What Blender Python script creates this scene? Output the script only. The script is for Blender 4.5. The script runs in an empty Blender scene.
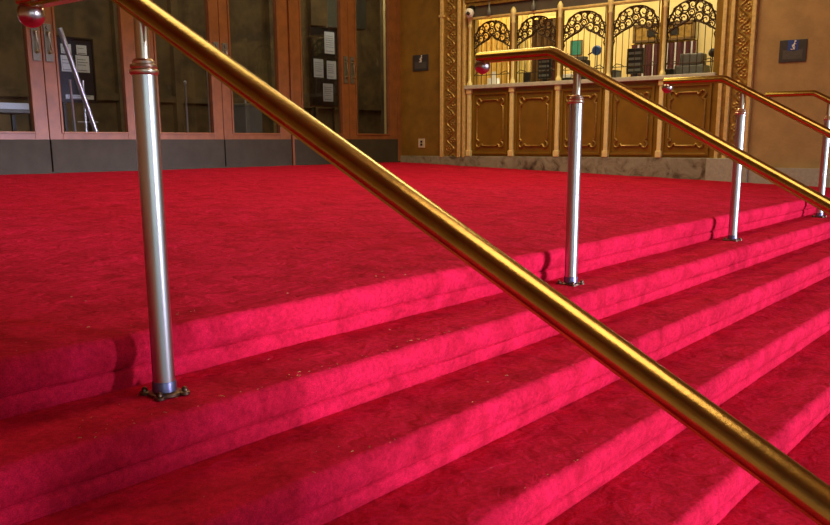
import bpy, bmesh, math, random
from mathutils import Vector, Matrix, noise
R = math.radians
random.seed(7)
scn = bpy.context.scene
col = scn.collection

# ------------------------------------------------------------------ camera
cd = bpy.data.cameras.new('camera'); cam = bpy.data.objects.new('camera', cd); col.objects.link(cam)
yaw, pitch, roll = R(51.7212), R(11.6133), R(-0.251)
Fv = Vector((math.sin(yaw)*math.cos(pitch), math.cos(yaw)*math.cos(pitch), -math.sin(pitch)))
R0 = Vector((math.cos(yaw), -math.sin(yaw), 0)); U0 = R0.cross(Fv)
Rv = R0*math.cos(roll) + U0*math.sin(roll); Uv = U0*math.cos(roll) - R0*math.sin(roll)
m3 = Matrix((Rv, Uv, -Fv)).transposed()
cam.matrix_world = Matrix.Translation((0, -2.0467, 0.5194)) @ m3.to_4x4()
cd.sensor_fit = 'HORIZONTAL'; cd.sensor_width = 36; cd.lens = 36*862.0/830
cd.shift_x = (415-415.16)/830; cd.shift_y = (318.99-262.5)/830
cd.clip_start = 0.02; cd.clip_end = 200
scn.camera = cam

# ------------------------------------------------------------------ light
scn.view_settings.view_transform = 'Standard'; scn.view_settings.look = 'None'
scn.view_settings.gamma = 1; scn.view_settings.exposure = 0.0
scn.view_settings.use_curve_mapping = False
w = bpy.data.worlds.new('sky'); scn.world = w; w.use_nodes = True
nt = w.node_tree; nt.nodes.clear()
wo = nt.nodes.new('ShaderNodeOutputWorld'); bg = nt.nodes.new('ShaderNodeBackground')
tc = nt.nodes.new('ShaderNodeTexCoord'); sep = nt.nodes.new('ShaderNodeSeparateXYZ'); cr = nt.nodes.new('ShaderNodeValToRGB')
nt.links.new(tc.outputs['Generated'], sep.inputs[0]); nt.links.new(sep.outputs['Z'], cr.inputs[0])
cr.color_ramp.elements[0].position = 0.0; cr.color_ramp.elements[0].color = (.62, .66, .72, 1)
cr.color_ramp.elements[1].position = 0.75; cr.color_ramp.elements[1].color = (.05, .09, .16, 1)
for p_, c_ in ((.03, (.72, .86, 1.0)), (.30, (.62, .82, 1.0)), (.46, (.14, .22, .34))):
    e = cr.color_ramp.elements.new(p_); e.color = (*c_, 1)
nt.links.new(cr.outputs[0], bg.inputs[0]); bg.inputs[1].default_value = 1.9
nt.links.new(bg.outputs[0], wo.inputs[0])

def sun(name, energy, color, elev, az, angle):
    l = bpy.data.lights.new(name, 'SUN'); l.energy = energy; l.color = color; l.angle = R(angle)
    o = bpy.data.objects.new(name, l); col.objects.link(o)
    # az measured from -Y towards +X: where the sun stands
    d = Vector((math.sin(R(az))*math.cos(R(elev)), -math.cos(R(az))*math.cos(R(elev)), math.sin(R(elev))))
    o.rotation_euler = d.to_track_quat('Z', 'Y').to_euler(); o.location = d*20
    return o
sun('hazy_low_sun', 5.6, (1.0, .92, 1.40), 4.5, 12, 15)
def area(name, loc, size, energy, color, rot=(0, 0, 0), sy=None):
    l = bpy.data.lights.new(name, 'AREA'); l.energy = energy; l.color = color; l.size = size
    if sy: l.shape = 'RECTANGLE'; l.size_y = sy
    o = bpy.data.objects.new(name, l); col.objects.link(o); o.location = loc; o.rotation_euler = rot
    return o
B_ = 6.3405
area('soffit_light', (4.0, 3.2, 4.35), 3.0, 80, (1.0, .74, .36))
area('marquee_light', (3.5, -1.6, 4.35), 2.5, 75, (1.0, .64, .42))  # added warm fill for the treads, no fixture known here
area('soffit_light', (8.2, 3.0, 4.35), 2.5, 160, (1.0, .76, .38))
area('booth_light', (11.05, 4.6, 2.95), .6, 85, (1.0, .83, .48), sy=3.2)
area('booth_light', (11.35, 2.2, 2.95), .8, 20, (1.0, .90, .66), sy=1.2)
area('lobby_light', (8.0, B_+.14, 2.85), 9.0, 60, (1.0, .86, .62), (R(55), 0, 0), .2)  # added strip inside the transom to light the notice sheets
area('lobby_light', (8.0, B_+2.4, 3.6), 8.0, 22, (1.0, .85, .6), sy=1.0)

area('lobby_light', (12.6, B_+1.9, 3.6), 2.0, 45, (1.0, .80, .5))  # added to brighten the dark right end of the lobby

# ------------------------------------------------------------------ materials
def nodes(name):
    m = bpy.data.materials.new(name); m.use_nodes = True
    t = m.node_tree; b = t.nodes['Principled BSDF']
    return m, t, b
def ob_co(t):
    return t.nodes.new('ShaderNodeNewGeometry').outputs['Position']
def nz(t, scale, detail=4, rough=.55, vec=None, dist=0):
    n = t.nodes.new('ShaderNodeTexNoise'); n.inputs['Scale'].default_value = scale
    n.inputs['Detail'].default_value = detail; n.inputs['Roughness'].default_value = rough
    n.inputs['Distortion'].default_value = dist
    if vec is not None: t.links.new(vec, n.inputs['Vector'])
    return n.outputs['Fac']
def ramp(t, fac, stops):
    r = t.nodes.new('ShaderNodeValToRGB'); els = r.color_ramp.elements
    while len(els) < len(stops): els.new(.5)
    for e, (p, c) in zip(els, stops): e.position = p; e.color = (c[0], c[1], c[2], 1)
    t.links.new(fac, r.inputs[0]); return r.outputs[0]
def bump(t, b, h, strength, dist):
    n = t.nodes.new('ShaderNodeBump'); n.inputs['Strength'].default_value = strength; n.inputs['Distance'].default_value = dist
    t.links.new(h, n.inputs['Height']); t.links.new(n.outputs[0], b.inputs['Normal'])
def mat(name, c, rough=.5, metal=0., var=0., scale=8., bmp=0., bscale=40., c2=None, coat=0., spec=None):
    m, t, b = nodes(name)
    b.inputs['Roughness'].default_value = rough; b.inputs['Metallic'].default_value = metal
    if coat: b.inputs['Coat Weight'].default_value = coat
    if spec is not None: b.inputs['Specular IOR Level'].default_value = spec
    p = ob_co(t)
    if c2 is None: c2 = tuple(v*(1-var) for v in c)
    t.links.new(ramp(t, nz(t, scale, 5, .6, p), [(.3, c2), (.68, c)]), b.inputs['Base Color'])
    if bmp: bump(t, b, nz(t, bscale, 3, .6, p), bmp, .01)
    return m
def math_n(t, op, a, b=None):
    n = t.nodes.new('ShaderNodeMath'); n.operation = op
    for i, v in enumerate((a, b)):
        if v is None: continue
        if isinstance(v, (int, float)): n.inputs[i].default_value = v
        else: t.links.new(v, n.inputs[i])
    return n.outputs[0]

def carpet_mat():
    m, t, b = nodes('red_plush_carpet')
    p = ob_co(t)
    fine = nz(t, 330, 2, .6, p); mid = nz(t, 7, 3, .5, p, .8); tuft = nz(t, 55, 3, .6, p)
    big = ramp(t, mid, [(.30, (.38, .0065, .023)), (.50, (.51, .0095, .036)), (.70, (.59, .0105, .047))])
    fr = ramp(t, fine, [(.3, (.62, .62, .62)), (.7, (1.15, 1.15, 1.15))])
    tr = ramp(t, tuft, [(.32, (.78, .78, .78)), (.62, (1.08, 1.08, 1.08))])
    def mul(a, c):
        x = t.nodes.new('ShaderNodeMixRGB'); x.blend_type = 'MULTIPLY'; x.inputs[0].default_value = 1
        t.links.new(a, x.inputs[1]); t.links.new(c, x.inputs[2]); return x.outputs[0]
    t.links.new(mul(mul(big, fr), tr), b.inputs['Base Color'])
    b.inputs['Roughness'].default_value = .95; b.inputs['Specular IOR Level'].default_value = .05
    b.inputs['Sheen Weight'].default_value = .0; b.inputs['Sheen Roughness'].default_value = .5
    b.inputs['Sheen Tint'].default_value = (1, .10, .26, 1)
    nap = nz(t, 13, 2, .5, p, .8)
    h = math_n(t, 'ADD', math_n(t, 'ADD', math_n(t, 'MULTIPLY', fine, .35), math_n(t, 'MULTIPLY', tuft, .45)), math_n(t, 'MULTIPLY', nap, 3.6))
    bump(t, b, h, .35, .012)
    return m
CARPET = carpet_mat()
BRASS = mat('polished_brass', (.62, .47, .12), .25, 1, .22, 14, .05, 60)
STEEL = mat('satin_post_metal', (.55, .58, .52), .30, 1, .12, 5)
NECK = mat('pale_brass', (.68, .58, .38), .30, 1, .15, 20)
HPLATE = mat('grey_bronze_handle_plate', (.16, .17, .13), .4, .5, .3, 40)
BALLM = mat('worn_copper_ball', (.60, .54, .48), .24, 1, .2, 30)
TARN = mat('tarnished_brass', (.16, .10, .06), .42, 1, .5, 60)
BLUED = mat('blued_metal', (.15, .16, .26), .35, .8, .3, 40)
WOOD = mat('mahogany_door_wood', (.24, .090, .026), .38, 0, .35, 7, .05, 90)
KICK = mat('dark_bronze_kick_plate', (.050, .045, .028), .7, 0, .25, 6, spec=.15)
GOLDW = mat('gilt_plaster_wall', (.27, .155, .020), .55, .10, .35, 5, .25, 30)
TANW = mat('brown_plaster_wall', (.43, .285, .115), .7, 0, .28, 4.5, .3, 26)
GILT = mat('antique_gold_paint', (.44, .27, .06), .42, .45, .55, 22, .2, 60)
GILTB = mat('bright_gold_moulding', (.86, .66, .27), .34, .2, .3, 25)
PANEL = mat('brown_gold_panel', (.27, .15, .012), .42, .25, .25, 6, .1, 30)
PMOULD = mat('rubbed_gold_moulding', (.38, .225, .045), .38, .35, .4, 30)
CREAM = mat('cream_gilded_pilaster', (.90, .78, .36), .36, .1, .2, 18)
IRON = mat('dark_bronze_iron', (.055, .028, .010), .45, .5, .3, 30)
DARKW = mat('dark_lintel_paint', (.085, .07, .055), .6, 0, .3, 5)  # dark tone paints in the shadow bar under the beam
LEDGE = mat('grey_marble_counter', (.56, .57, .50), .25, 0, .25, 16)
def marble():
    m, t, b = nodes('stained_pale_marble'); p = ob_co(t)
    c = ramp(t, nz(t, 4.2, 8, .68, p, 1.6), [(.32, (.035, .025, .018)), (.42, (.17, .155, .11)), (.52, (.26, .26, .20)), (.7, (.34, .35, .28))])
    t.links.new(c, b.inputs['Base Color']); b.inputs['Roughness'].default_value = .35; return m
MARBLE = marble()
STONE = mat('pale_stone_block', (.42, .43, .36), .5, 0, .25, 30, .15, 50)
PLATE = mat('dark_grey_sign_plate', (.055, .055, .06), .45, .2, .25, 20)
LETT = mat('worn_raised_lettering', (.085, .085, .085), .5, 0, .3, 60)
WHITE = mat('white_print', (.8, .82, .85), .5, 0, .05, 5)
BLUE = mat('blue_print', (.02, .06, .32), .5, 0, .1, 5)
OUTLET = mat('ivory_plastic', (.62, .55, .42), .4, 0, .1, 9)
BLACK = mat('black_plastic', (.015, .015, .016), .35, 0, .3, 9)
GREY = mat('grey_plastic', (.13, .14, .14), .45, 0, .2, 9)
PALEY = mat('pale_yellow_wall', (.78, .62, .26), .7, 0, .10, 3)
GOLDC = mat('gold_curtain_fabric', (.98, .72, .20), .7, 0, .15, 12)
LEMONC = mat('pale_yellow_curtain_fabric', (.90, .78, .30), .7, 0, .12, 12)
BROWNC = mat('brown_curtain_fabric', (.16, .085, .02), .8, 0, .3, 12)
REDC = mat('dark_red_fabric', (.09, .015, .018), .8, 0, .3, 12)
WHITEC = mat('white_fabric', (.62, .58, .56), .7, 0, .1, 12)
TEAL = mat('teal_print', (.01, .20, .17), .5, 0, .3, 12)
LBLUE = mat('blue_plastic', (.03, .11, .38), .4, 0, .2, 9)
PAPER = mat('printed_paper', (.62, .74, .92), .6, 0, .06, 60)
NAVY = mat('dark_navy_board', (.018, .022, .045), .4, 0, .2, 8)
INK = mat('grey_ink', (.16, .18, .25), .6, 0, .1, 30)
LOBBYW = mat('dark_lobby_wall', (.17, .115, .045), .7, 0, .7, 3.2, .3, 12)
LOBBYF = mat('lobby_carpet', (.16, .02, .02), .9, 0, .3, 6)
OLIVE = mat('olive_wall_panel', (.20, .21, .15), .7, 0, .15, 3)
SILVER = mat('brushed_aluminium', (.62, .64, .68), .3, .8, .15, 20)
SOFFIT = mat('gilded_soffit_plaster', (.42, .30, .16), .7, 0, .25, 3)
CONC = mat('pavement_concrete', (.30, .29, .28), .9, 0, .2, 2.5)
LINT = mat('yellow_lint', (.55, .30, .10), .9, 0, .3, 50)
def glass_mat():
    m = bpy.data.materials.new('door_glass'); m.use_nodes = True; t = m.node_tree; t.nodes.clear()
    o = t.nodes.new('ShaderNodeOutputMaterial'); mx = t.nodes.new('ShaderNodeMixShader')
    tr = t.nodes.new('ShaderNodeBsdfTransparent'); gl = t.nodes.new('ShaderNodeBsdfGlossy'); fr = t.nodes.new('ShaderNodeFresnel')
    tr.inputs[0].default_value = (.84, .84, .82, 1); gl.inputs['Roughness'].default_value = .03; fr.inputs[0].default_value = 1.5
    ge = t.nodes.new('ShaderNodeNewGeometry'); front = math_n(t, 'SUBTRACT', 1.0, ge.outputs['Backfacing'])
    t.links.new(math_n(t, 'MULTIPLY', fr.outputs[0], front), mx.inputs[0]); t.links.new(tr.outputs[0], mx.inputs[1]); t.links.new(gl.outputs[0], mx.inputs[2])
    t.links.new(mx.outputs[0], o.inputs[0]); return m
GLASS = glass_mat()

# ------------------------------------------------------------------ helpers
def new(name, bm, m, parent=None, smooth=None, bevel=0):
    bmesh.ops.recalc_face_normals(bm, faces=bm.faces)
    me = bpy.data.meshes.new(name); bm.to_mesh(me); bm.free()
    me.materials.append(m)
    if smooth is not None:
        for p in me.polygons: p.use_smooth = True
        me.set_sharp_from_angle(angle=R(smooth))
    o = bpy.data.objects.new(name, me); col.objects.link(o)
    if parent: o.parent = parent
    if bevel:
        b = o.modifiers.new('bevel', 'BEVEL'); b.width = bevel; b.segments = 2; b.limit_method = 'ANGLE'
    return o
def tag(o, label=None, cat=None, group=None, kind=None):
    if label: o['label'] = label
    if cat: o['category'] = cat
    if group: o['group'] = group
    if kind: o['kind'] = kind
    return o
def thing(name, label, cat, loc=(0, 0, 0), group=None):
    o = bpy.data.objects.new(name, None); col.objects.link(o); o.location = loc; o.empty_display_size = .1
    return tag(o, label, cat, group)
def box(bm, x0, x1, y0, y1, z0, z1):
    v = [bm.verts.new((x, y, z)) for z in (z0, z1) for x, y in ((x0, y0), (x1, y0), (x1, y1), (x0, y1))]
    for f in ((3, 2, 1, 0), (4, 5, 6, 7), (0, 1, 5, 4), (1, 2, 6, 5), (2, 3, 7, 6), (3, 0, 4, 7)):
        bm.faces.new([v[i] for i in f])
def bx(name, x0, x1, y0, y1, z0, z1, m, parent=None, bevel=0):
    bm = bmesh.new(); box(bm, x0, x1, y0, y1, z0, z1); return new(name, bm, m, parent, bevel=bevel)
def lathe(bm, prof, seg=28, c=(0, 0, 0)):
    rings = []
    for r, z in prof:
        rings.append([bm.verts.new((c[0]+r*math.cos(2*math.pi*i/seg), c[1]+r*math.sin(2*math.pi*i/seg), c[2]+z)) for i in range(seg)])
    for a, b in zip(rings, rings[1:]):
        for i in range(seg): bm.faces.new((a[i], a[(i+1) % seg], b[(i+1) % seg], b[i]))
    bm.faces.new(rings[0][::-1]); bm.faces.new(rings[-1])
def sweep(bm, pts, sec, closed=False, cap=True, up=None):
    """sweep a closed section (list of (u,v)) along pts; u = side, v = up"""
    n = len(pts); rings = []
    pts = [Vector(p) for p in pts]
    for i, p in enumerate(pts):
        a = pts[(i-1) % n] if (closed or i > 0) else None; b = pts[(i+1) % n] if (closed or i < n-1) else None
        d1 = (p-a).normalized() if a is not None else None; d2 = (b-p).normalized() if b is not None else None
        if d1 is None: d = d2; k = 1
        elif d2 is None: d = d1; k = 1
        else:
            d = (d1+d2); d = d.normalized() if d.length > 1e-6 else d1; k = 1/max(.5, d.dot(d2))
        ref = up or Vector((0, 0, 1))
        if abs(d.dot(ref)) > .98 and up is None: ref = Vector((1, 0, 0))
        s = d.cross(ref).normalized(); u = s.cross(d).normalized()
        if up is not None: s2, u2 = s*k, u      # flat work: widen sideways at mitres
        else: s2, u2 = s, u*k
        rings.append([bm.verts.new(p + s2*a_ + u2*b_) for a_, b_ in sec])
    m = len(sec)
    for i in range(n if closed else n-1):
        a, b = rings[i], rings[(i+1) % n]
        for j in range(m): bm.faces.new((a[j], a[(j+1) % m], b[(j+1) % m], b[j]))
    if cap and not closed: bm.faces.new(rings[0][::-1]); bm.faces.new(rings[-1])
def circ(r, n=8): return [(r*math.cos(2*math.pi*i/n), r*math.sin(2*math.pi*i/n)) for i in range(n)]
def tube(bm, pts, r, n=6, closed=False): sweep(bm, pts, circ(r, n), closed)
def ball(bm, c, r, seg=20, sc=(1, 1, 1)):
    bmesh.ops.create_uvsphere(bm, u_segments=seg, v_segments=seg//2, radius=r,
                              matrix=Matrix.Translation(c) @ Matrix.Diagonal((*sc, 1)))
def copy_tree(o, parent=None):
    c = o.copy(); col.objects.link(c)
    if parent: c.parent = parent
    for ch in list(o.children): copy_tree(ch, c)
    return c

W, B = 10.273, 6.3405        # right wall plane, door wall plane
H, D = .15, .2961            # riser, tread
XL = -1.9                    # added left wall, out of view
def fz(y): return .0048 + .0345*y
G0 = -9*H

# ------------------------------------------------------------------ floor and stairs
def carpet_sheet(name, prof, thick_close, x0, x1, dx, m, parent=None):
    nx = int((x1-x0)/dx); bm = bmesh.new(); rows = []; z0_ = -(prof[-1][1]+.158)
    for i in range(nx+1):
        x = x0 + (x1-x0)*i/nx; row = []
        for (y, z, nyy, nzz) in prof:
            a = noise.noise(Vector((x*2.2, y*4, z*9)))*.006 + noise.noise(Vector((x*11, y*14, z*22+5)))*.0028
            if nyy == -1 and abs(z0_+.097-(-z)) < .006:      # the crease wanders and fades along the riser
                a -= .006*max(0, noise.noise(Vector((x*1.3, z0_*7, 2)))+.15)
            row.append(bm.verts.new((x, y+a*nyy, z+a*nzz)))
        row += [bm.verts.new((x, y, z)) for y, z in thick_close]
        rows.append(row)
    k = len(rows[0])
    for a, b in zip(rows, rows[1:]):
        for j in range(k): bm.faces.new((a[j], a[(j+1) % k], b[(j+1) % k], b[j]))
    bm.faces.new(rows[0]); bm.faces.new(rows[-1][::-1])
    return new(name, bm, m, parent, smooth=50)
def step_prof(y0, z0, yback, zback, nb):
    """tread from the back to the nose at (y0,z0), then down one riser; a crease under the nosing"""
    r = .026; P = []
    for i in range(nb):
        t = i/nb; P.append((yback+(y0+r-yback)*t, zback+(z0-zback)*t, 0, 1))
    for i in range(9):
        a = R(90*i/8); P.append((y0+r-r*math.sin(a), z0-r+r*math.cos(a), -math.sin(a), math.cos(a)))
    for dz, dy in ((.040, -.002), (.055, -.001), (.070, .003), (.082, .008), (.090, .011), (.0945, .017), (.097, .019), (.1005, .013), (.112, .011), (.125, .013), (.14, .018), (.158, .024)):
        P.append((y0+dy, z0-dz, -1, 0))
    return P
fl = carpet_sheet('floor', step_prof(0, fz(0), B-.02, fz(B), 120), [(.05, -.3), (B-.02, -.3)], XL, W, .045, CARPET)
tag(fl, 'red plush carpeted landing in front of the doors', 'floor', kind='structure')
st = bpy.data.objects.new('staircase', None); col.objects.link(st)
tag(st, 'wide flight of red carpeted steps below the landing', 'staircase', kind='structure')
for k in range(1, 9):
    y0, z0 = -k*D, -k*H
    carpet_sheet('step', step_prof(y0, z0, y0+D+.03, z0, 8), [(y0+.06, z0-.3), (y0+D+.03, z0-.3)], XL, W, .04 if k < 6 else .12, CARPET, st)
bx('floor_pavement', -12, 30, -16, -8*D+.02, G0-.2, G0, CONC)['kind'] = 'structure'
# flecks of lint trodden into the carpet
bm = bmesh.new()
for i in range(150):
    k = random.choice((0, 0, 1, 1, 1, 2, 3, 4))
    x = random.uniform(1.0, 2.6) if random.random() < .8 else random.uniform(1, 5)
    y = -k*D + random.uniform(.0, D*.8 if k else 1.2); z = (-k*H if k else fz(y)) + .004
    if random.random() < .6: y = -k*D + random.uniform(.005, .05)
    s = random.uniform(.0010, .0024); a = random.uniform(0, 3.14)
    d = Vector((math.cos(a), math.sin(a), 0))*s*random.uniform(1, 2.6)
    tube(bm, [Vector((x, y, z))-d, Vector((x, y, z+.001)), Vector((x, y, z))+d], s*.35, 4)
tag(new('carpet_lint', bm, LINT), 'tiny pale flecks of lint on the red carpet steps', 'lint', kind='stuff')

# ------------------------------------------------------------------ room shell
def struct(o): o['kind'] = 'structure'; return o
# right wall with the ticket window opening
bm = bmesh.new()
box(bm, W, W+.32, -6.8, 1.19, G0, 4.5)
struct(new('wall_right', bm, TANW))
bm = bmesh.new()
box(bm, W+.02, W+.32, 1.19, 1.60, -.3, 4.5); box(bm, W+.02, W+.32, 5.14, 5.57, -.3, 4.5)
box(bm, W+.02, W+.32, 1.60, 5.14, 2.36, 4.5); box(bm, W, W+.32, 5.57, B+.2, -.3, 4.5)
struct(new('wall_right_gilded', bm, GOLDW))
struct(bx('wall_left', XL-.3, XL, -3.5, B+.3, G0, 4.5, TANW))  # added unseen wall, holds back sky light from the left
bm = bmesh.new(); box(bm, XL, W+.3, B-.02, B+.2, 3.0, 4.5); box(bm, XL, 1.22, B-.02, B+.2, -.3, 3.0)
struct(new('wall_back', bm, GOLDW))
struct(bx('ceiling', XL-.3, W+.4, -3.6, B+.3, 4.5, 4.7, SOFFIT))
struct(bx('wall_marquee_fascia', XL-.3, W+.4, -3.9, -3.6, 1.35, 4.7, SOFFIT))  # added out of view, cuts daylight off the doors

struct(bx('trim_marquee_column', 1.35, 2.35, -4.5, -3.9, G0, 1.35, SOFFIT))  # added out of view, dims the sun on the left risers

# ------------------------------------------------------------------ doors
def leaf(n, x0, x1, hinge_left):
    """one glazed leaf between x0 and x1; hinge_left False -> handle on its left stile"""
    g = bpy.data.objects.new('door_%d' % n, None); col.objects.link(g); g.location = (x0, B, 0)
    zf = fz(B)
    wl, wr = (.19, .145) if hinge_left else (.145, .19)
    w_ = x1-x0; y0, y1 = -.03, .03; z0 = zf+.03; z1 = 2.95
    bm = bmesh.new()
    box(bm, 0, wl, y0, y1, zf+.33, z1); box(bm, w_-wr, w_, y0, y1, zf+.33, z1)
    box(bm, wl, w_-wr, y0, y1, z1-.2, z1)
    box(bm, wl, w_-wr, y0, y1, zf+.33, zf+.41)
    # beads round the glass
    for a, b in ((wl-.018, wl+.006), (w_-wr-.006, w_-wr+.018)): box(bm, a, b, y0-.012, y1-.004, zf+.395, z1-.18)
    box(bm, wl+.006, w_-wr-.006, y0-.012, y1-.004, zf+.392, zf+.413)
    new('frame', bm, WOOD, g, bevel=.004)
    bx('kick_plate', .004, w_-.004, y0-.006, y1, z0-.02, zf+.335, KICK, g, .003)
    bx('glass_pane', wl-.005, w_-wr+.005, -.004, .004, zf+.405, z1-.19, GLASS, g)
    hx = w_-.062 if hinge_left else .062
    h = bx('handle', hx-.04, hx+.04, y0-.012, y0, zf+1.09, zf+1.45, HPLATE, g, .004)
    bm = bmesh.new(); tube(bm, [(hx, y0-.012, zf+1.37), (hx, y0-.045, zf+1.36), (hx, y0-.05, zf+1.18), (hx, y0-.012, zf+1.17)], .014, 8)
    o = new('grip', bm, NECK, h, 60); o['label'] = 'bright brass pull grip'
    bm = bmesh.new(); bmesh.ops.create_cone(bm, cap_ends=True, segments=16, radius1=.022, radius2=.018, depth=.02, matrix=Matrix.Translation((hx, y0-.016, zf+1.415)) @ Matrix.Rotation(R(90), 4, 'X'))
    new('lock_cylinder', bm, GREY, h, 40)
    return g
XS = [2.45+.012, 3.57, 4.68, 5.80, 6.91, 8.02, 9.135, 10.215]
edges = [(1.34, 2.448), (2.456, 3.556), (3.584, 4.676), (4.684, 5.776), (5.806, 6.896), (6.904, 8.004), (8.036, 9.13), (9.138, 10.19)]
for i, (a, b) in enumerate(edges):
    struct(leaf(i+1, a, b, i % 2 == 0))
for i, (a, b) in enumerate([(1.22, 1.34), (3.556, 3.584), (5.776, 5.806), (8.004, 8.036), (10.19, 10.272)]):
    struct(bx('trim_%d' % (i+1), a, b, B-.06 if i < 4 else B-.035, B+.05, fz(B)-.02, 3.0, WOOD, bevel=.004))
struct(bx('trim_6', 1.22, W, B-.05, B+.06, 2.95, 3.03, WOOD))
struct(bx('trim_7', XL, W, B-.04, B+.06, fz(B)-.02, fz(B)+.014, KICK))

# lobby behind the doors
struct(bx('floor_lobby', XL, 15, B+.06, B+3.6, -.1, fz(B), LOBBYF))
bm = bmesh.new(); box(bm, XL, 15, B+3.5, B+3.7, 0, 3.9)
for i in range(16):
    x = -1.5+i*1.03; box(bm, x, x+.12, B+3.4, B+3.5, 0, 3.9)
box(bm, XL, 15, B+3.42, B+3.5, 1.15, 1.25)
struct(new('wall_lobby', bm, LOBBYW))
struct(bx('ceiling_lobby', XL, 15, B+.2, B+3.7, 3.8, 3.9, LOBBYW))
struct(bx('wall_lobby_end', 14.9, 15.1, B+.2, B+3.7, 0, 3.9, LOBBYW))
bm = bmesh.new(); box(bm, 11.5, 11.62, B+.22, B+1.35, 0, 3.8); box(bm, 11.5, 11.62, B+.1, B+.22, 0, 3.8)
struct(new('wall_lobby_side', bm, LOBBYW))

# things in the lobby
def notice_board(x, y, z, w_, h, papers, label, bm_):
    t = thing('notice_board', label, 'notice board', (x, y, fz(B)))
    z -= fz(B)
    bx('backing_panel', -w_/2, w_/2, 0, .03, z, z+h, bm_, t)
    bm = bmesh.new()
    for a in (-w_/2-.02, w_/2): box(bm, a, a+.02, -.01, .035, z-.02, z+h+.02)
    box(bm, -w_/2, w_/2, -.01, .035, z-.02, z); box(bm, -w_/2, w_/2, -.01, .035, z+h, z+h+.02)
    new('frame', bm, TARN if bm_ is BLACK else BLACK, t)
    for s in (-1, 1):
        bm = bmesh.new(); box(bm, s*w_*.35-.015, s*w_*.35+.015, .035, .06, 0, z+h*.5); box(bm, s*w_*.35-.015, s*w_*.35+.015, -.04, .1, 0, .02)
        new('leg', bm, BLACK, t)
    for i, (px, pz, pw, ph) in enumerate(papers):
        p = bx('printed_sheet', px-pw/2, px+pw/2, -.006, 0, pz-fz(B), pz-fz(B)+ph, PAPER, t)
        bm = bmesh.new(); n = max(3, int(ph/.035))
        for k in range(n):
            if k == 1: continue
            zz = pz-fz(B)+ph*(.1+.8*k/n); r = pw*random.uniform(.2, .4); box(bm, px-pw*.4, px+r, -.0075, -.006, zz, zz+.006)
        box(bm, px-pw*.4, px-pw*.39, -.0075, -.006, pz-fz(B)+ph*.1, pz-fz(B)+ph*.9)
        new('printed_lines', bm, INK, p)
    return t
notice_board(9.33, B+.6, 1.04, .56, 1.08, [(9.42-9.33, 1.77, .20, .30), (9.185-9.33, 1.43, .19, .25), (9.45-9.33, 1.42, .19, .25), (9.37-9.33, 1.10, .20, .25)],
             'tall black notice board with four white sheets, behind the last pair of doors', BLACK)
notice_board(5.44, B+.66, .98, .42, .66, [(-.10, 1.29, .14, .17), (.085, 1.29, .16, .18), (-.10, 1.48, .12, .1), (.085, 1.48, .12, .1), (.02, 1.0, .34, .045)],
             'navy notice board with small pale sheets, behind the glass of the left doors', NAVY)
# leaning sign stand (slanted silver bar)
t = thing('display_easel', 'slanting silver easel leaning behind the left door glass', 'easel', (5.31, B+.24, fz(B)))
bm = bmesh.new(); tube(bm, [(-.27, 0, 1.46), (.17, -.02, .02)], .027, 8); new('leg', bm, SILVER, t, 50)
bm = bmesh.new(); tube(bm, [(-.19, .02, .95), (-.06, .20, .02)], .014, 8); new('leg', bm, SILVER, t, 50)
bm = bmesh.new(); tube(bm, [(-.05, .0, .95), (-.05, .02, .02)], .010, 8); new('leg', bm, SILVER, t, 50)
bm = bmesh.new(); tube(bm, [(-.12, .05, .52), (.09, 0, .52)], .008, 6); new('crossbar', bm, SILVER, t, 50)
t = thing('lobby_table', 'low grey table with a pale box on it, behind the leftmost door glass', 'table', (4.75, B+1.2, fz(B)))
bx('tabletop', -.55, .36, -.25, .25, .62, .66, GREY, t, .005)
for sx in (-.5, .31):
    for sy in (-.2, .2): bx('leg', sx-.02, sx+.02, sy-.02, sy+.02, 0, .62, BLACK, t)
o = bx('leaflet_box', 4.55, 5.06, B+1.02, B+1.2, fz(B)+.66, fz(B)+.73, PAPER, bevel=.008); tag(o, 'pale blue box lying on the lobby table', 'box')
o = bx('wall_panel', 4.2, 4.72, B+3.36, B+3.40, 1.5, 2.3, GREY)
tag(o, 'dim grey panel on the lobby wall', 'wall panel')
for x, y, zt in ((7.31, B+1.2, 1.05), (7.68, B+1.2, 1.28)):
    t = thing('stanchion', 'thin pale stanchion pole in the lobby, %s of the two behind the middle doors' % ('shorter' if zt < 1.1 else 'taller'), 'stanchion', (x, y, fz(B)))
    bm = bmesh.new(); lathe(bm, [(.012, .02), (.012, zt), (.02, zt+.01), (.02, zt+.03), (.006, zt+.045)], 12); new('pole', bm, SILVER, t, 40)
    bm = bmesh.new(); lathe(bm, [(.13, 0), (.13, .012), (.03, .03)], 20); new('base', bm, BLACK, t, 30)
t = thing('pedestal_bin', 'pale grey pedestal bin with a small tap, in the lobby behind the middle doors', 'bin', (8.34, B+1.2, fz(B)))
bx('body', -.15, .15, -.15, .15, 0, .80, GREY, t, .01); bx('lid', -.16, .16, -.16, .16, .80, .83, OLIVE, t, .006)
bm = bmesh.new(); tube(bm, [(-.1, -.1, .83), (-.1, -.1, .93), (-.16, -.12, .96), (-.2, -.13, .92)], .012, 8); new('spout', bm, SILVER, t, 50)
o = bx('wall_poster', 10.75, 11.3, B+1.9, B+1.54, 2.35, 3.0, OLIVE); tag(o, 'grey green hanging panel seen above the black notice board', 'hanging panel')

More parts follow.
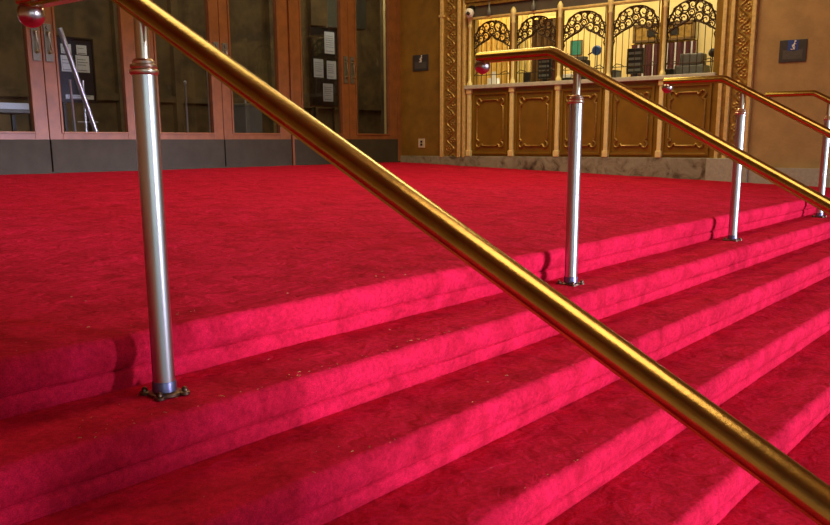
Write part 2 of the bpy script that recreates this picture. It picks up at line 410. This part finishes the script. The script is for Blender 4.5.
# ------------------------------------------------------------------ ticket booth
tb = thing('ticket_booth', 'gilded ticket booth front with five grilled windows above brown gold panels', 'ticket booth', (W, 3.3, 0))
OY = 3.3
def P(name, x0, x1, y0, y1, z0, z1, m, bevel=0, parent=None):   # x relative to wall plane (negative = towards the viewer)
    return bx(name, x0, x1, y0-OY, y1-OY, z0, z1, m, parent or tb, bevel)
YN = [5.068-.697*n for n in range(6)]
P('base_wall', .0, .3, 1.60, 5.14, -.2, 1.235, PANEL)
P('counter_ledge', -.075, .42, 1.60, 5.115, 1.235, 1.287, LEDGE, .006)
P('lintel', .0, .25, 1.60, 5.12, 2.19, 2.38, DARKW)
bm = bmesh.new(); box(bm, -.05, .1, 1.60-OY, 5.14-OY, 2.38, 2.44); box(bm, -.08, .1, 1.60-OY, 5.14-OY, 2.44, 2.56); box(bm, -.03, .1, 1.6-OY, 5.14-OY, 2.33, 2.38)
new('cornice', bm, GILT, tb, bevel=.006)
bm = bmesh.new(); box(bm, -.02, .06, 1.62-OY, 5.1-OY, 2.165, 2.19); new('lintel_bead', bm, GILTB, tb, bevel=.004)
def arc(cx, cy, r, a0, a1, n=6): return [(cx+r*math.cos(R(a0+(a1-a0)*i/n)), cy+r*math.sin(R(a0+(a1-a0)*i/n))) for i in range(n+1)]
half = [(.0065*1.6*math.cos(a), .0065*1.6*math.sin(a)) for a in [R(360*i/8) for i in range(8)]]
def panel_moulding(y0, y1, z0, z1):
    r = .055; pts = []
    # concave corners with rounded shoulders
    pts += [(y0, z0+.11)] + [(y0, z1-.11)] + arc(y0+.005, z1-.055, .055, 270, 360, 5)[0:0]
    def corner(cx, cz, sx, sz):
        # knob: out, round, back in
        q = [(cx+sx*.0, cz-sz*.11), (cx+sx*.022, cz-sz*.10), (cx+sx*.028, cz-sz*.085), (cx+sx*.006, cz-sz*.07), (cx-sx*.008, cz-sz*.04),
             (cx+sx*.004, cz-sz*.012), (cx+sx*.03, cz), (cx+sx*.055, cz-sz*.012), (cx+sx*.065, cz-sz*.035), (cx+sx*.085, cz-sz*.042), (cx+sx*.10, cz-sz*.02)]
        return q
    a = corner(y0, z1, 1, 1); b = corner(y1, z1, -1, 1)[::-1]; c = corner(y1, z0, -1, -1); d = corner(y0, z0, 1, -1)[::-1]
    return a+b+c+d
mould_proto = None
for n in range(5):
    ya, yb = YN[n+1]+.06, YN[n]-.06
    bm = bmesh.new()     # recessed field border
    for (a, b, c, d) in ((ya, ya+.03, .345, 1.18), (yb-.03, yb, .345, 1.18), (ya+.03, yb-.03, .345, .375), (ya+.03, yb-.03, 1.15, 1.18)):
        box(bm, -.022, .0, a-OY, b-OY, c, d)
    pn = new('panel', bm, PANEL, tb, bevel=.005)
    bm = bmesh.new(); path = panel_moulding(ya+.075, yb-.075, .44, 1.10)
    sweep(bm, [(-.006, y-OY, z) for y, z in path], [(s*1.25, v*1.7) for s, v in half], closed=True, up=Vector((-1, 0, 0)))
    new('panel_moulding', bm, PMOULD, pn, 50)
for n in range(6):
    y = YN[n]; o = None
    if n < 5:
        y = y - (.012, .014, .018, .024, .034)[n]
        bm = bmesh.new(); box(bm, -.045, .0, y-.028-OY, y+.028-OY, .36, 1.19)
        box(bm, -.055, .0, y-.040-OY, y+.040-OY, .318, .40); box(bm, -.055, .0, y-.040-OY, y+.040-OY, 1.17, 1.235)
        new('pilaster', bm, CREAM, tb, bevel=.008)
    bm = bmesh.new()
    box(bm, .02, .12, y+.018-OY, y+.078-OY, 1.287, 2.19); new('pier', bm, PANEL, tb, bevel=.004)
    if n < 5:
        bm = bmesh.new()
        lathe(bm, [(.036, 1.287), (.036, 1.32), (.028, 1.33), (.021, 1.36), (.021, 2.06), (.028, 2.07), (.028, 2.085), (.023, 2.10), (.032, 2.16), (.038, 2.19), (.038, 2.225), (.025, 2.25), (.010, 2.27)], 16, (-.005, y+.012-OY, 0))
        new('colonnette', bm, CREAM, tb, 40)
# side jamb mouldings of the opening
for (a, b, pr, m_) in ((5.105, 5.125, .02, GILT), (5.125, 5.165, .05, GILTB), (5.165, 5.205, .03, GILT), (5.205, 5.25, .055, GILTB),
                       (1.56, 1.60, .03, PANEL), (1.515, 1.56, .055, GILTB), (1.47, 1.515, .03, GILT), (1.425, 1.47, .05, GILTB)):
    P('jamb_moulding', -pr, .02, a, b, .30, 2.9, m_, .006)
# wrought iron grille, one per bay
def grille():
    bm = bmesh.new(); hw = .292; x = .05
    def zo(s): return 1.84 + .285*max(0, 1-abs(s)**2.5)**.60        # outer arch, s in -1..1
    def zi(s): return 1.775 + .125*max(0, 1-abs(s)**1.5) + .045*math.exp(-(s/.12)**2)
    N = 28
    so = [-1+2*i/N for i in range(N+1)]
    tube(bm, [(x, hw*s, zo(s)) for s in so], .011, 6); tube(bm, [(x, hw*s, zi(s)) for s in so], .0115, 6)
    # scroll rings filling the band
    def scroll(cy, cz, rr, ph):
        tube(bm, [(x, cy+rr*math.cos(a), cz+rr*math.sin(a)) for a in [R(36*i) for i in range(10)]], .0075, 5, True)
        tube(bm, [(x, cy+rr*(1-i/13)*math.cos(R(42*i)+ph), cz+rr*(1-i/13)*math.sin(R(42*i)+ph)) for i in range(11)], .0065, 4)
    for s in (-.86, -.60, -.32, 0, .32, .60, .86):
        t_ = zo(s)-zi(s)
        if t_ > .13:
            r1 = t_*.27; scroll(hw*s, zo(s)-r1, r1, s*3); scroll(hw*(s*.97+.03), zi(s)+r1*.85, r1*.8, 2-s)
        else: scroll(hw*s, (zo(s)+zi(s))/2, t_*.46, s)
    for s in (-.73, -.46, -.16, .16, .46, .73):
        zc = (zo(s)+zi(s))/2; q = .014 if s > 0 else -.014
        tube(bm, [(x, hw*s+q, zi(s)), (x, hw*s-q, (zi(s)+zc)/2), (x, hw*s+q, zc), (x, hw*s-q, (zo(s)+zc)/2), (x, hw*s+q, zo(s))], .0065, 5)
        ball(bm, (x, hw*s+q, zc), .013, 8)
    for s in (-1, 1): tube(bm, [(x, hw*s, zi(s)), (x, hw*s*.93, zi(s)-.045), (x, hw*s, zi(s)-.09)], .008, 5)
    # upright bars
    for i in range(7):
        s = -1+2*(i+.5)/7
        tube(bm, [(x, hw*s, 1.287), (x, hw*s, zi(s))], .0052, 6)
    for s in (-1, 1): tube(bm, [(x, hw*s, 1.287), (x, hw*s, 2.19)], .007, 6)
    tube(bm, [(x, -hw, 1.42), (x, hw, 1.42)], .0055, 6)
    for s in (-1, 1):
        tube(bm, [(x, hw*s, 1.42), (x, hw*s*.8, 1.46), (x, hw*s*.55, 1.44), (x, hw*s*.45, 1.42)], .005, 5)
    return bm
g0 = new('window_grille', grille(), IRON, tb, 60)
for n in range(5):
    o = g0 if n == 0 else g0.copy()
    if n: col.objects.link(o); o.parent = tb
    o.location = (0, (YN[n]+YN[n+1])/2+.022-OY, 0)

# carved strips either side
def carved(name, y0, y1, z0, z1):
    stp = .007; ny = int((y1-y0)/stp); nz_ = int((z1-z0)/stp); bm = bmesh.new(); g = []
    wd = y1-y0; per = .24
    def relief(u, z):
        uu = u*wd; c = wd/2 + .26*wd*math.sin(2*math.pi*z/per)
        d = abs(uu-c); hgt = .013*math.exp(-(d/.011)**2)
        for j in (-1, 0, 1, 2):
            zc = (math.floor(z/per)+j*.5+.25)*per; k = round((zc/per-.25)*2)
            side = -1 if k % 2 == 0 else 1
            cy = wd/2 + side*.17*wd; r = math.hypot(uu-cy, z-zc); th = math.atan2(z-zc, uu-cy)
            if r < .052: hgt = max(hgt, (.009+.006*math.cos(5*th+r*60*side))*(1-(r/.054)**3)*(.55+.45*math.cos(r*170)))
        hgt += .0035*noise.noise(Vector((uu*60, z*60, 3)))
        e = min(u, 1-u)*wd
        return 1.3*max(0, hgt)*min(1, e/.012)
    for i in range(nz_+1):
        z = z0+(z1-z0)*i/nz_
        g.append([bm.verts.new((W-.006-relief(j/ny, z), y0+(y1-y0)*j/ny, z)) for j in range(ny+1)])
    for a, b in zip(g, g[1:]):
        for j in range(ny): bm.faces.new((a[j], a[j+1], b[j+1], b[j]))
    # back, so that the strip is a solid slab
    bk = [bm.verts.new((W+.03, y, z)) for y, z in ((y0, z0), (y1, z0), (y1, z1), (y0, z1))]
    bm.faces.new(bk); bm.faces.new([bk[0]] + g[0] + [bk[1]]); bm.faces.new([bk[3]] + g[-1] + [bk[2]])
    bm.faces.new([bk[0], bk[3]] + [r[0] for r in g[::-1]]); bm.faces.new([bk[1], bk[2]] + [r[-1] for r in g[::-1]])
    return struct(new(name, bm, GILT, None, 45))
carved('trim_8', 5.285, 5.50, .30, 2.75)
carved('trim_9', 1.235, 1.415, .30, 2.3)
n_ = 10
for (a, b, pr, m_) in ((5.25, 5.285, .02, GILT), (5.50, 5.515, .015, GILT), (5.515, 5.56, .045, GILTB), (1.19, 1.235, .05, GILTB), (1.415, 1.425, .01, GILT)):
    struct(bx('trim_%d' % n_, W-pr, W+.02, a, b, .30, 4.4, m_, bevel=.006)); n_ += 1
for z in (2.235,):
    struct(bx('trim_%d' % n_, W-.055, W+.02, 5.495, 5.575, z, z+.03, GILTB, bevel=.004)); n_ += 1

# plinths
bm = bmesh.new(); box(bm, W-.045, W+.02, 1.63, 5.26, -.1, .318); box(bm, W-.03, W+.02, 5.26, B-.03, -.1, .315)
struct(new('baseboard_right', bm, MARBLE, bevel=.006))
struct(bx('baseboard_block', W-.10, W+.02, 1.15, 1.63, -.1, .318, STONE, bevel=.008))
bm = bmesh.new(); box(bm, W-.07, W+.02, -.35, 1.15, -.3, .215)
sec = [(-.35, .215), (-2.9, .215-2.55*.5066), (-2.9, G0), (-.35, -.6)]
a = [bm.verts.new((W-.07, y, z)) for y, z in sec]; b = [bm.verts.new((W+.02, y, z)) for y, z in sec]
bm.faces.new(a[::-1]); bm.faces.new(b)
for i in range(4): bm.faces.new((a[i], a[(i+1) % 4], b[(i+1) % 4], b[i]))
struct(new('baseboard_stairs', bm, STONE))

# ------------------------------------------------------------------ booth interior
struct(bx('wall_booth_back', W+1.85, W+2.0, 1.0, B+.3, -.2, 3.1, PALEY))
bm = bmesh.new(); box(bm, W+.32, W+2.0, .9, 1.0, -.2, 3.1)
struct(new('wall_booth_side', bm, PALEY))
struct(bx('wall_booth_end', W+.0, W+2.0, B+.2, B+.3, -.2, 3.1, PALEY))
struct(bx('wall_lobby_cladding', W+.0, 15.05, B+.3, B+.36, 0, 3.8, LOBBYW))
struct(bx('ceiling_booth', W+.1, W+2.0, .9, B+.3, 3.0, 3.1, PALEY))
struct(bx('floor_booth', W+.3, W+2.0, .9, B+.3, -.2, .1, BROWNC))
def curtain(x, y0, y1, z0, z1, m, label, pleat=.09, depth=.035, stripe=None):
    bm = bmesh.new(); n = int((y1-y0)/.008); a = []; b = []
    for i in range(n+1):
        y = y0+(y1-y0)*i/n; d = depth*(abs(math.sin(math.pi*y/pleat))**.7)
        a.append([bm.verts.new((x-d-k*.004, y, z0 if q else z1)) for k in (0, 1) for q in (0, 1)])
    for p, q in zip(a, a[1:]):
        for i, j in ((0, 1), (1, 3), (3, 2), (2, 0)): bm.faces.new((p[i], p[j], q[j], q[i]))
    for p in (a[0], a[-1]): bm.faces.new((p[0], p[1], p[3], p[2]))
    t = thing('curtain', label, 'curtain', (x, (y0+y1)/2, z0))
    o = new('fabric', bm, m, None, 60); o.parent = t; o.location = (-x, -(y0+y1)/2, -z0)
    bm = bmesh.new(); tube(bm, [(-.015, (y0-y1)/2-.01, z1-z0+.01), (-.015, (y1-y0)/2+.01, z1-z0+.01)], .012, 8); new('rod', bm, BRASS, t, 50)
    if z1 > 2:
        for s_ in (-1, 1): bx('hanger', -.022, -.008, s_*(y1-y0)*.45-.006, s_*(y1-y0)*.45+.006, z1-z0+.01, 3.0-z0, BRASS, t)
    if stripe:
        bm = bmesh.new()
        for s in stripe: box(bm, -depth-.012, -depth+.0, s-(y0+y1)/2, s-(y0+y1)/2+.022, 0, z1-z0)
        new('stripe', bm, WHITEC, t)
    return t
curtain(W+.9, 4.99, 5.95, .9, 2.40, GOLDC, 'golden pleated curtain behind the leftmost ticket window')
curtain(W+.9, 4.64, 4.95, .9, 2.40, LEMONC, 'pale yellow pleated curtain behind the second ticket window')
curtain(W+.9, 4.20, 4.60, .9, 2.20, BROWNC, 'dark brown curtain behind the second ticket window', .13)
curtain(W+1.83, 2.56, 3.50, 1.2, 1.86, REDC, 'dark red curtain with white stripes behind the last two ticket windows', .11, .03,
        [2.60, 2.70, 2.83, 2.95, 3.02, 3.15, 3.30, 3.38])
t = thing('header_board', 'cream header board with two small dark vents above the red curtain', 'board', (W+1.83, 3.03, 1.9))
bx('panel', -.03, 0, -.42, .42, .02, .20, GILT, t); 
bm = bmesh.new(); 
for a in (-.45, .42): box(bm, -.05, 0, a, a+.03, 0, .24)
box(bm, -.05, 0, -.45, .45, .20, .24); box(bm, -.05, 0, -.45, .45, -.01, .02); new('frame', bm, BROWNC, t)
for s in (-.22, .12): bx('vent', -.045, -.03, s, s+.12, .06, .15, BLACK, t)
def item(name, label, cat, loc): return thing(name, label, cat, loc)
CZ = 1.288
t = item('card_box', 'small white box on the counter in the first ticket window', 'box', (W+.24, 4.83, CZ))
bx('body', -.05, .05, -.07, .07, 0, .10, WHITE, t, .004); bx('card', -.002, .002, -.035, .035, .1, .19, WHITE, t)
t = item('card_terminal', 'black card terminal beside the black monitor in the second window', 'card terminal', (W+.2, 4.26, CZ))
bx('base', -.05, .05, -.04, .04, 0, .03, BLACK, t, .005); bx('body', -.03, .02, -.05, .05, .03, .15, BLACK, t, .01)
def monitor(label, loc, w_, h, m_=BLACK):
    t = item('monitor', label, 'monitor', loc)
    bx('screen_housing', -.02, .03, -w_/2, w_/2, .06, .06+h, m_, t, .006)
    bm = bmesh.new()
    for i in range(4): box(bm, -.026, -.02, -w_/2+.02, w_/2-.02, .09+i*h*.22, .09+i*h*.22+h*.10)
    new('rear_vents', bm, GREY, t)
    bx('stand', .0, .03, -.03, .03, .01, .08, m_, t); bx('foot', -.06, .1, -.09, .09, 0, .015, m_, t, .004)
    return t
monitor('black monitor on the counter behind the second ticket window', (W+.3, 4.05, CZ), .19, .27)
monitor('black monitor behind the fourth ticket window', (W+.3, 2.75, CZ), .22, .31)
t = item('money_counter', 'grey machine on the counter in the rightmost ticket window', 'machine', (W+.3, 2.03, CZ))
bx('body', -.1, .12, -.19, .17, 0, .12, GREY, t, .012); bx('hood', -.06, .12, -.15, .13, .12, .26, GREY, t, .02); bx('side_box', -.1, .08, .19, .30, 0, .09, BLACK, t, .006)
t = item('desk_microphone', 'black round speaker on a stem at the right edge of the last ticket window', 'microphone', (W+.26, 1.76, CZ))
bm = bmesh.new(); ball(bm, (0, 0, .25), .052, 16, (.6, 1, 1)); new('head', bm, BLACK, t, 60)
bm = bmesh.new(); tube(bm, [(0, 0, .0), (.0, 0, .22)], .008, 8); new('stem', bm, BLACK, t, 50)
bm = bmesh.new(); lathe(bm, [(.05, 0), (.05, .01), (.01, .02)], 16); new('base', bm, BLACK, t, 40)
t = item('telephone', 'white telephone on the counter in the third ticket window', 'telephone', (W+.28, 3.69, CZ))
bx('body', -.05, .07, -.07, .07, 0, .05, BLACK, t, .01); bx('handset', -.06, -.01, -.09, .07, .05, .10, WHITE, t, .018)
t = item('framed_picture', 'teal picture in a thin frame on the wall behind the third ticket window', 'picture', (W+1.85, 4.40, 1.79))
bx('print', -.03, -.015, -.085, .085, 0, .20, TEAL, t)
bm = bmesh.new(); box(bm, -.035, 0, -.095, -.085, -.01, .21); box(bm, -.035, 0, .085, .095, -.01, .21); box(bm, -.035, 0, -.085, .085, .20, .21); box(bm, -.035, 0, -.085, .085, -.01, 0); new('frame', bm, BROWNC, t)
t = item('receipt_printer', 'black receipt printer in the third ticket window', 'printer', (W+.3, 3.50, CZ))
bx('body', -.07, .08, -.09, .09, 0, .27, BLACK, t, .01); bx('lid', -.075, .02, -.08, .08, .27, .31, GREY, t, .006); bx('paper_strip', -.074, -.070, -.03, .03, .12, .2, WHITE, t)
t = item('desk_fan', 'small round blue fan with a red handle in the third ticket window', 'fan', (W+.3, 3.29, CZ))
bm = bmesh.new(); lathe(bm, [(.01, -.03), (.05, -.03), (.062, -.015), (.062, .015), (.05, .03), (.01, .03)], 20)
bmesh.ops.rotate(bm, verts=bm.verts, matrix=Matrix.Rotation(R(90), 3, 'Y')); bmesh.ops.translate(bm, verts=bm.verts, vec=(0, 0, .38)); new('fan_housing', bm, LBLUE, t, 40)
bm = bmesh.new(); tube(bm, [(.02, 0, 0), (.02, 0, .32)], .008, 8); new('stem', bm, GREY, t, 50)
bm = bmesh.new(); tube(bm, [(0, .06, .36), (0, .12, .33)], .009, 8); o = new('handle', bm, REDC, t, 50); o['label'] = 'red handle'
bm = bmesh.new(); lathe(bm, [(.055, 0), (.055, .01), (.02, .02)], 16); new('base', bm, GREY, t, 40)
t = item('red_bottle', 'red bottle beside the second colonnette in the second window', 'bottle', (W+.3, 3.905, CZ))
bm = bmesh.new(); lathe(bm, [(.035, 0), (.035, .26), (.012, .32), (.012, .36)], 14); o = new('body', bm, REDC, t, 40)
bm = bmesh.new(); lathe(bm, [(.015, .36), (.015, .385)], 12); new('cap', bm, WHITE, t, 40)
t = item('cash_box', 'low dark box on the counter in the fourth ticket window', 'box', (W+.3, 3.03, CZ))
bx('body', -.08, .08, -.06, .06, 0, .1, GREY, t, .008); bx('lid', -.082, .082, -.062, .062, .1, .115, BLACK, t, .004)

# ------------------------------------------------------------------ things on the walls
def disc(bm, c, r, d, n=24, axis='Y'):
    bmesh.ops.create_cone(bm, cap_ends=True, segments=n, radius1=r, radius2=r, depth=d, matrix=Matrix.Translation(c) @ Matrix.Rotation(R(90), 4, axis))
def sign(yc, zc, w_, h, label, blue):
    t = thing('wall_sign', label, 'wall sign', (W, yc, zc))
    bx('plate', -.012, 0, -w_/2, w_/2, -h/2, h/2, PLATE, t, .003)
    s = w_*.5
    if blue: bx('blue_square', -.0145, -.012, -.055, .055, h/2-.115, h/2-.004, BLUE, t)
    # accessibility mark: head, back, wheel, leg, drawn slanting like the worn mark in the photo
    bm = bmesh.new(); z = h/2-.06; x = -.017
    ball(bm, (x, -.022, z+.042), .011, 10, (.3, 1, 1))
    tube(bm, [(x, -.018, z+.028), (x, -.004, z-.002), (x, .006, z-.008)], .007, 6)
    tube(bm, [(x, -.016, z+.012), (x, -.034, z+.014)], .004, 6)
    tube(bm, [(x, .006, z-.008), (x, -.012, z-.03), (x, -.020, z-.044)], .006, 6)
    tube(bm, [(x, .006+.027*math.cos(R(a)), z-.02+.022*math.sin(R(a))) for a in range(80, 330, 25)], .0055, 6)
    o = new('pictogram', bm, WHITE, t, 60); o['label'] = 'white pictogram'
    bm = bmesh.new(); box(bm, -.0135, -.012, -w_*.36, w_*.36, -h*.36, h*.05); new('lettering_strip', bm, LETT, t)
    return t
sign(5.932, 1.642, .285, .225, 'small dark plate with a white pictogram, left of the ticket windows', False)
sign(.782, 1.475, .285, .235, 'dark plate with a blue and white pictogram, right of the ticket windows', True)
t = thing('wall_outlet', 'ivory wall outlet low on the gilded wall beside the doors', 'outlet', (W, 5.92, .50))
bx('cover_plate', -.01, 0, -.06, .06, -.065, .065, OUTLET, t, .003)
bm = bmesh.new(); box(bm, -.013, -.01, -.02, .02, .005, .038); box(bm, -.013, -.01, -.02, .02, -.038, -.005); new('socket', bm, BLACK, t)
# camera in the corner of the opening
t = thing('security_camera', 'white ball security camera at the top left corner of the ticket windows', 'camera', (W-.02, 5.02, 2.24))
bm = bmesh.new(); ball(bm, (-.07, 0, 0), .062, 24); new('housing', bm, WHITE, t, 60)
bm = bmesh.new(); ball(bm, (-.115, -.010, -.012), .028, 16); new('lens', bm, BLACK, t, 60)
bx('bracket', -.04, .02, -.03, .03, .03, .10, BLACK, t, .005)
for y, lb in ((4.74, 'small clear lamp under the beam over the first ticket window'), (4.05, 'small clear lamp under the beam over the second ticket window')):
    t = thing('picture_light', lb, 'lamp', (W-.03, y, 2.33))
    bm = bmesh.new(); lathe(bm, [(.010, 0), (.012, -.04), (.03, -.07), (.035, -.11), (.02, -.14)], 14); new('lamp_head', bm, GREY, t, 40)
    bm = bmesh.new(); tube(bm, [(0, 0, 0), (0, 0, .06)], .008, 8); new('stem', bm, GREY, t, 50)

# ------------------------------------------------------------------ handrails
HR, M_, YP, X0, S = .924, .530, -.117, 1.3468, 2.2929
hs = [(-.019, -.029), (-.019, -.021), (-.032, -.018), (-.0355, -.012), (-.0355, -.003), (-.0340, .001), (-.0325, .006), (-.027, .013), (-.019, .018), (-.009, .0215)]
sec = hs + [(0, .0225)] + [(-u, v) for u, v in hs[::-1]]
def post_prof(top):   # heights above the tread; top = height where the rail sits
    c = top-.125
    return [(.0305, .075), (.0305, c), ], c
def build_handrail():
    t = bpy.data.objects.new('handrail', None); col.objects.link(t)
    bm = bmesh.new()
    ye = -2.62
    sweep(bm, [(0, .418, HR), (0, .02, HR), (0, -.005, HR-.008), (0, ye, HR+M_*ye)], sec)
    new('rail', bm, BRASS, t, 35)
    bm = bmesh.new(); ball(bm, (0, .400, HR-.044), .038, 32)
    new('ball_finial', bm, BALLM, t, 80)
    bm = bmesh.new(); lathe(bm, [(.012, HR-.03), (.02, HR-.024)], 16, (0, .40, 0)); new('finial_stem', bm, BRASS, t, 40)
    for (py, pz) in ((YP, -H), (-8*D+.13, -8*H)):
        top = HR + M_*py - .024 - pz
        c = top-.148
        bm = bmesh.new(); lathe(bm, [(.0295, .02), (.0295, c)], 40, (0, py, pz))
        po = new('post', bm, STEEL, t, 40)
        bm = bmesh.new(); lathe(bm, [(.0325, c-.003), (.036, c+.002), (.036, c+.008), (.0315, c+.012), (.0335, c+.016), (.0325, c+.022), (.027, c+.025), (.028, c+.030), (.022, c+.036)], 32, (0, py, pz))
        new('collar', bm, NECK, po, 35)
        bm = bmesh.new(); lathe(bm, [(.0175, c+.02), (.0175, top+.01)], 28, (0, py, pz)); new('neck', bm, NECK, po, 40)
        bm = bmesh.new(); lathe(bm, [(.0325, .004), (.0325, .036), (.031, .040)], 32, (0, py, pz)); new('base_sleeve', bm, BLUED, po, 40)
        bm = bmesh.new(); lathe(bm, [(.046, .002), (.046, .009), (.036, .013)], 32, (0, py, pz))
        for a in (40, 130, 220, 310):
            ux, uy = math.cos(R(a)), math.sin(R(a))
            lathe(bm, [(.016, .002), (.016, .009), (.012, .011)], 16, (ux*.052, py+uy*.052, pz))
        new('flange', bm, TARN, po, 35)
        for a in (40, 130, 220, 310):
            bm = bmesh.new(); ux, uy = math.cos(R(a)), math.sin(R(a))
            lathe(bm, [(.0085, .008), (.0085, .016), (.006, .021), (.002, .023)], 12, (ux*.054, py+uy*.054, pz)); new('bolt', bm, TARN, po, 40)
    return t
labels = ['brass handrail nearest the camera, running diagonally across the whole picture',
          'second brass handrail from the left, its flat end in front of the ticket booth',
          'third brass handrail from the left, its flat end below the last ticket window',
          'farthest brass handrail, beside the brown plaster wall under the blue sign']
h0 = build_handrail()
for k in range(4):
    o = h0 if k == 0 else copy_tree(h0)
    o.location = (X0+k*S, 0, 0); tag(o, labels[k], 'handrail', 'brass handrails on the carpeted steps')
